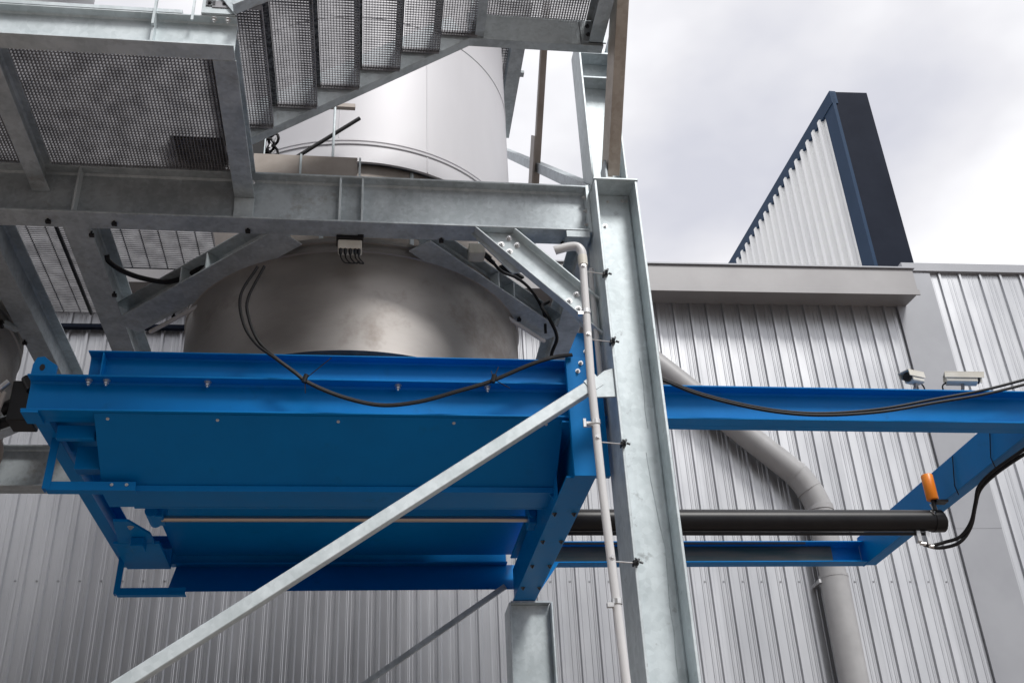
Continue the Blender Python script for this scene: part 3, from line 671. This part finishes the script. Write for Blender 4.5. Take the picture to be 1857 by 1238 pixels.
tag(MB().tube([(1.232, 5.03, 5.02), (1.225, 5.03, 4.97), (1.222, 5.03, 4.3)], .015, 10).build('slim_conduit', PVC), 'thinner grey conduit half hidden behind the strapped conduit at the column', 'conduit')

labs = ['topmost black beam clamp on the front column, beside the conduit coupling', 'black beam clamp on the column just above the gusset plate',
        'black beam clamp on the column just below the toggle latch', 'lowest black beam clamp on the column, near the hydraulic cylinder']
for (z, cx_), lab in zip(((4.866, 1.130), (4.434, 1.122), (3.840, 1.120), (3.222, 1.136)), labs):
    t = thing('beam_clamp', lab, 'clamp', (1.256, 4.85, z), 'beam clamps on the column edge')
    b = MB(); b.box(1.250, 1.276, 4.838, 4.875, z-.012, z+.012); b.box(1.260, 1.271, 4.829, 4.839, z-.016, z+.016); b.build('clamp_body', BLKP, t, bevel=.002)
    b = MB(); b.tube([(1.266, 4.80, z), (1.266, 4.84, z)], .007, 8); b.tube([(1.28, 4.845, z+.004), (1.298, 4.845, z-.002)], .006, 6); b.tube([(1.262, 4.84, z-.026), (1.262, 4.84, z+.022)], .005, 6); b.build('screw', NOSE, t)
    MB().tube([(cx_-.012, 4.822, z), (1.25, 4.848, z)], .0035, 6).build('tie_rod', ZINC, t)
    bolt(t, (cx_, 4.7795, z+.006), r=.009, h=.008, nut=False)

# ================================================================== CABLES
def cable(pts, r, lab, cat='cable', nm='cable', grp=None, m=None):
    return tag(MB().tube(smooth_path(pts, 6), r, 8).build(nm, m or BLACK), lab, cat, grp)
base = [(-.604, 5.06, 4.99), (-.675, 5.05, 4.769), (-.656, 5.045, 4.631), (-.595, 5.04, 4.496), (-.504, 5.04, 4.405), (-.40, 5.04, 4.322), (-.326, 5.04, 4.262),
        (-.153, 5.04, 4.184), (.046, 5.04, 4.139), (.246, 5.04, 4.162), (.449, 5.04, 4.227), (.627, 5.04, 4.290), (.84, 5.03, 4.389), (.98, 5.03, 4.44), (1.08, 5.055, 4.47)]
up2 = [(-.640, 5.06, 4.985), (-.715, 5.05, 4.79), (-.685, 5.045, 4.61), (-.61, 5.04, 4.485)]
cable([(x, y, z) for x, y, z in base], .0082, 'right strand of the black cable sagging across the blue front beam', grp='sagging black cables')
cable(up2+[(x, y-.010, z-.012) for x, y, z in base[4:]], .0082, 'left strand of the black cable sagging across the blue front beam', grp='sagging black cables')
c2 = [(1.30, 5.04, 4.43), (1.56, 5.04, 4.325), (1.741, 5.04, 4.245), (1.979, 5.04, 4.177), (2.221, 5.04, 4.135), (2.471, 5.04, 4.126), (2.797, 5.04, 4.158), (3.137, 5.04, 4.226), (3.416, 5.04, 4.282), (3.70, 5.04, 4.358), (3.95, 5.04, 4.43)]
cable(c2, .0085, 'upper black cable sagging along the blue beam right of the column', grp='sagging black cables')
cable([(x, y-.012, z-.018-.012*max(0, (x-2.4))) for x, y, z in c2], .0085, 'lower black cable sagging along the blue beam right of the column', grp='sagging black cables')
for (x, y, z), (tails), lab in (((-.345, 5.03, 4.275), [(.13, .0, .13), (.005, -.005, -.085)], 'black cable tie with long tail on the left bend of the sagging cable'),
                                ((.640, 5.028, 4.293), [(.03, 0, .075), (.085, -.005, -.055), (-.01, 0, .05)], 'black cable tie with splayed tails near the blue front post')):
    b = MB(); b.tube([(x-.006, y-.006, z-.022), (x+.006, y-.006, z+.022)], .013, 8)
    for t in tails: b.tube([(x, y, z), (x+t[0], y+t[1], z+t[2])], .0026, 5)
    tag(b.build('cable_tie', BLACK), lab, 'cable tie', 'cable ties on the sagging cable')
cable([(-1.60, 5.60, 5.40), (-1.588, 5.628, 5.37), (-1.515, 5.70, 5.35), (-1.396, 5.76, 5.34), (-1.261, 5.80, 5.35), (-1.135, 5.76, 5.38), (-1.02, 5.66, 5.42)], .016, 'thick black hose sagging under the mesh floor left of the silo')
tag(MB().tube([(-1.91, 5.17, 5.56), (-1.91, 6.56, 5.56)], .009, 8).build('slim_conduit', BLKP), 'thin black conduit under the mesh floor between the left joists', 'conduit')
tag(MB().tube([(.67, 5.735, 5.235), (1.149, 6.23, 5.235)], .014, 10).build('slim_conduit', PVC), 'slim grey conduit clipped under the right ring beam', 'conduit')
tag(MB().tube([(-.988, 5.80, 5.235), (-1.427, 6.223, 5.235)], .014, 10).build('slim_conduit', PVC), 'slim grey conduit clipped under the left ring beam', 'conduit')
clips = [(-1.794, 5.085, 'black clip under the main beam left of the stiffener'), (-1.442, 5.085, 'black clip under the main beam beside the second joist'), (-.717, 5.11, 'black clip under the main beam below the bolted cleat'),
         (.382, 5.14, 'black clip under the main beam above the right ring beam'), (1.10, 5.13, 'black clip under the main beam above the conduit bend'), (-1.586, 5.20, 'black clip at the near end of the second joist'),
         (-2.27, 5.845, 'black clip on the outer joist by the frame edge'), (-1.58, 5.83, 'black clip halfway along the second joist'), (-2.262, 6.449, 'black clip on the outer joist above the lifting lug'),
         (-1.046, 5.86, 'black clip on the upper part of the left ring beam'), (-1.26, 6.07, 'black clip on the lower part of the left ring beam'), (.95, 6.0, 'black clip under the right ring beam')]
for x, y, lab in clips:
    b = MB(); b.box(x-.014, x+.014, y-.010, y+.012, 5.250, 5.268); b.box(x-.006, x+.006, y-.016, y-.010, 5.252, 5.28)
    tag(b.build('cable_clip', BLKP, bevel=.002), lab, 'clip', 'black cable clips on the beams')

# junction box under the beam
jb = thing('junction_box', 'cream junction box with black cable glands under the main beam', 'junction box', (-.14, 5.17, 5.26))
b = MB(); b.box(-.212, -.075, 5.135, 5.215, 5.185, 5.245); b.build('box', CREAM, jb, bevel=.006)
b = MB(); b.box(-.222, -.068, 5.125, 5.22, 5.245, 5.268); b.box(-.10, -.066, 5.118, 5.15, 5.262, 5.285); b.build('lid', BLKP, jb, bevel=.003)
for i, x in enumerate((-.195, -.168, -.14, -.112, -.092)):
    g_ = MB().tube([(x, 5.15, 5.19), (x, 5.15, 5.165), (x, 5.15, 5.150)], [.011, .011, .008], 8).build('cable_gland', BLKP, jb)
    MB().tube(smooth_path([(x, 5.15, 5.155), (x+.004, 5.15, 5.125), (x+.03, 5.155, 5.095), (-.105+.006*i, 5.16, 5.10), (-.09, 5.17, 5.12)], 4), .004, 6).build('lead', BLACK, g_)

# items on the main beam below the stair
kx = thing('control_box', 'black control box tucked under the foot of the stair', 'box', (-.70, 5.15, 5.8))
b = MB(); b.box(-.745, -.672, 5.13, 5.22, 5.60, 6.06); b.build('case', BLKP, kx, bevel=.003)
b = MB(); b.box(-.671, -.664, 5.125, 5.14, 5.60, 6.04); b.build('edge_strip', GALVB, kx)
kc = thing('cable_coil', 'loops of black cable hanging beside the black control box', 'cable coil', (-.63, 5.15, 5.8))
b = MB()
for i in range(6):
    z = 5.80+i*.045; x = -.635+.012*(-1)**i
    b.tube([(x+.03*math.cos(a*math.pi/5), 5.16+.02*math.sin(a*math.pi/5+i), z+.035*math.sin(a*math.pi/5)) for a in range(11)], .009, 6)
b.build('loops', BLACK, kc)
b = MB()
for i in range(4): b.tube([(-.632+.008*(-1)**i, 5.128, 5.84+i*.05), (-.622+.012*(-1)**i, 5.128, 5.865+i*.05)], .006, 6)
b.build('hooks', ZINC, kc)
sn = thing('sensor_stand', 'thin pale post with a short brown cross tube in front of the silo', 'stand', (-.262, 5.09, 5.6))
MB().tube([(-.262, 5.09, 5.62), (-.262, 5.09, 6.235)], .008, 8).build('post', GALVB, sn)
b = MB(); b.box(-.31, -.14, 5.085, 5.115, 6.20, 6.232); b.build('cross_tube', STEELD, sn, bevel=.002)
tag(MB().tube([(-.475, 5.12, 5.82), (-.112, 5.12, 6.145)], .0125, 10).build('black_rod', BLKP), 'black rod slanting up in front of the pale silo', 'rod')

# small things about the ring beams and on the platform
b = MB(); b.box(-1.12, -.84, 4.72, 4.96, 5.634, 5.86)
tag(b.build('dark_crate', NAVY, bevel=.006), 'dark crate standing on the platform mesh next to the main beam', 'crate')
sbx = thing('sensor_box', 'small cream sensor box with black plugs between the ring beam and knee brace', 'sensor box', (.62, 5.45, 5.36))
b = MB(); b.box(.565, .665, 5.36, 5.46, 5.335, 5.41); b.build('case', CREAM, sbx, bevel=.005)
b = MB(); b.tube([(.66, 5.40, 5.36), (.70, 5.42, 5.335)], .018, 10); b.tube([(.69, 5.45, 5.36), (.73, 5.47, 5.34)], .014, 10); b.build('plug', BLKP, sbx)
cable([(.70, 5.42, 5.335), (.78, 5.50, 5.30), (.90, 5.66, 5.36), (1.02, 5.86, 5.40), (1.12, 6.02, 5.34), (1.14, 6.10, 5.22)], .010, 'black lead running from the cream sensor box along the right ring beam')
cable([(1.16, 6.02, 5.42), (1.10, 5.96, 5.34), (1.13, 5.90, 5.22), (1.19, 5.98, 5.12), (1.16, 6.08, 5.02), (1.18, 6.2, 4.8)], .012, 'tangled black cable hanging at the lower end of the right ring beam')
lp = thing('guide_rail', 'pale angle rail with dark clips on the second silo at the left frame edge', 'rail', (-2.35, 6.2, 5.2))
MB().beam((-2.75, 5.75, 5.24), (-2.27, 6.28, 5.24), ANG(.03, .05)).build('rail', GALVB, lp)
b = MB(); b.box(-2.36, -2.32, 6.16, 6.20, 5.22, 5.26); b.build('clip', BLKP, lp)
tag(MB().tube(smooth_path([(-.79, 4.55, 5.64), (-.80, 4.57, 5.75), (-.77, 4.60, 5.83)], 4), .012, 8).build('hooked_bar', BLKP), 'short black hooked bar beside the joist at the stair foot', 'bar')
b = MB(); b.prism([(-.83, 5.60), (-.80, 5.60), (-.80, 5.90), (-.815, 5.92), (-.835, 5.86)], (0, 4.66, 0), (1, 0, 0), (0, 0, 1), (0, 1, 0), .05)
tag(b.build('hanging_flap', GALV, bevel=.004), 'narrow grey flap standing behind the joist near the stair foot', 'flap')
for pts, lab in (([(3.745, 5.55, 4.30), (3.742, 5.62, 4.13), (3.76, 5.63, 4.07)], 'thin black tie wire round the blue end beam near its front'), ([(3.745, 6.02, 4.32), (3.742, 6.08, 4.14), (3.76, 6.09, 4.08)], 'thin black tie wire round the blue end beam near the orange canister')):
    tag(MB().tube(pts, .0035, 6).build('tie_wire', BLACK), lab, 'wire', 'tie wires on the end beam')
# ================================================================== CAMERAS
def cctv(loc, aim, label, ln):
    t = thing('security_camera', label, 'camera', loc, 'security cameras above the blue beam')
    L0 = Vector(loc); d = Vector(aim).normalized(); c = L0+Vector((0, 0, .105))
    a = c-d*ln*.5; e = c+d*ln*.5
    hb = MB(); hb.beam(a, e, [(-.030, -.026), (-.022, -.032), (.022, -.032), (.030, -.026), (.030, .022), (.024, .028), (-.024, .028), (-.030, .022)]); hb.build('housing', CREAM, t, bevel=.003)
    hb = MB(); hb.beam(a-d*.01, e+d*.035, [(-.036, .0295), (.036, .0295), (.036, .034), (-.036, .034)]); hb.beam(a-d*.01, e+d*.035, [(-.036, -.004), (-.0325, -.004), (-.0325, .0285), (-.036, .0285)]); hb.beam(a-d*.01, e+d*.035, [(.0325, -.004), (.036, -.004), (.036, .0285), (.0325, .0285)])
    hb.build('sunshield', CREAM, t)
    hb = MB(); hb.tube([e-d*.002, e+d*.012], .026, 16); ring = hb.build('lens_bezel', BLKP, t)
    hb = MB(); hb.tube([e+d*.0125, e+d*.015], .014, 14); hb.build('lens', BLACK, ring)
    hb = MB(); hb.tube(smooth_path([c+Vector((0, 0, -.03)), c+Vector((0, .01, -.055)), L0+Vector((-.01, .03, .0))], 4), .010, 8); hb.build('arm', STEELD, t)
    hb = MB(); hb.tube(smooth_path([a+Vector((0, 0, -.02)), a-d*.03+Vector((0, 0, -.05)), a-d*.02+Vector((0, 0, -.10)), L0-d*.06], 4), .005, 6); hb.build('lead', BLACK, t)
    hb = MB(); hb.box(L0.x-.03, L0.x+.03, L0.y, L0.y+.06, L0.z-.012, L0.z); hb.build('base', STEELD, t)
cctv((3.125, 5.20, 4.335), (-.86, -.50, -.16), 'cream security camera above the blue beam, its dark lens facing the viewer', .12)
cctv((3.42, 5.20, 4.335), (.90, -.30, -.16), 'cream security camera above the blue beam seen from its side', .17)
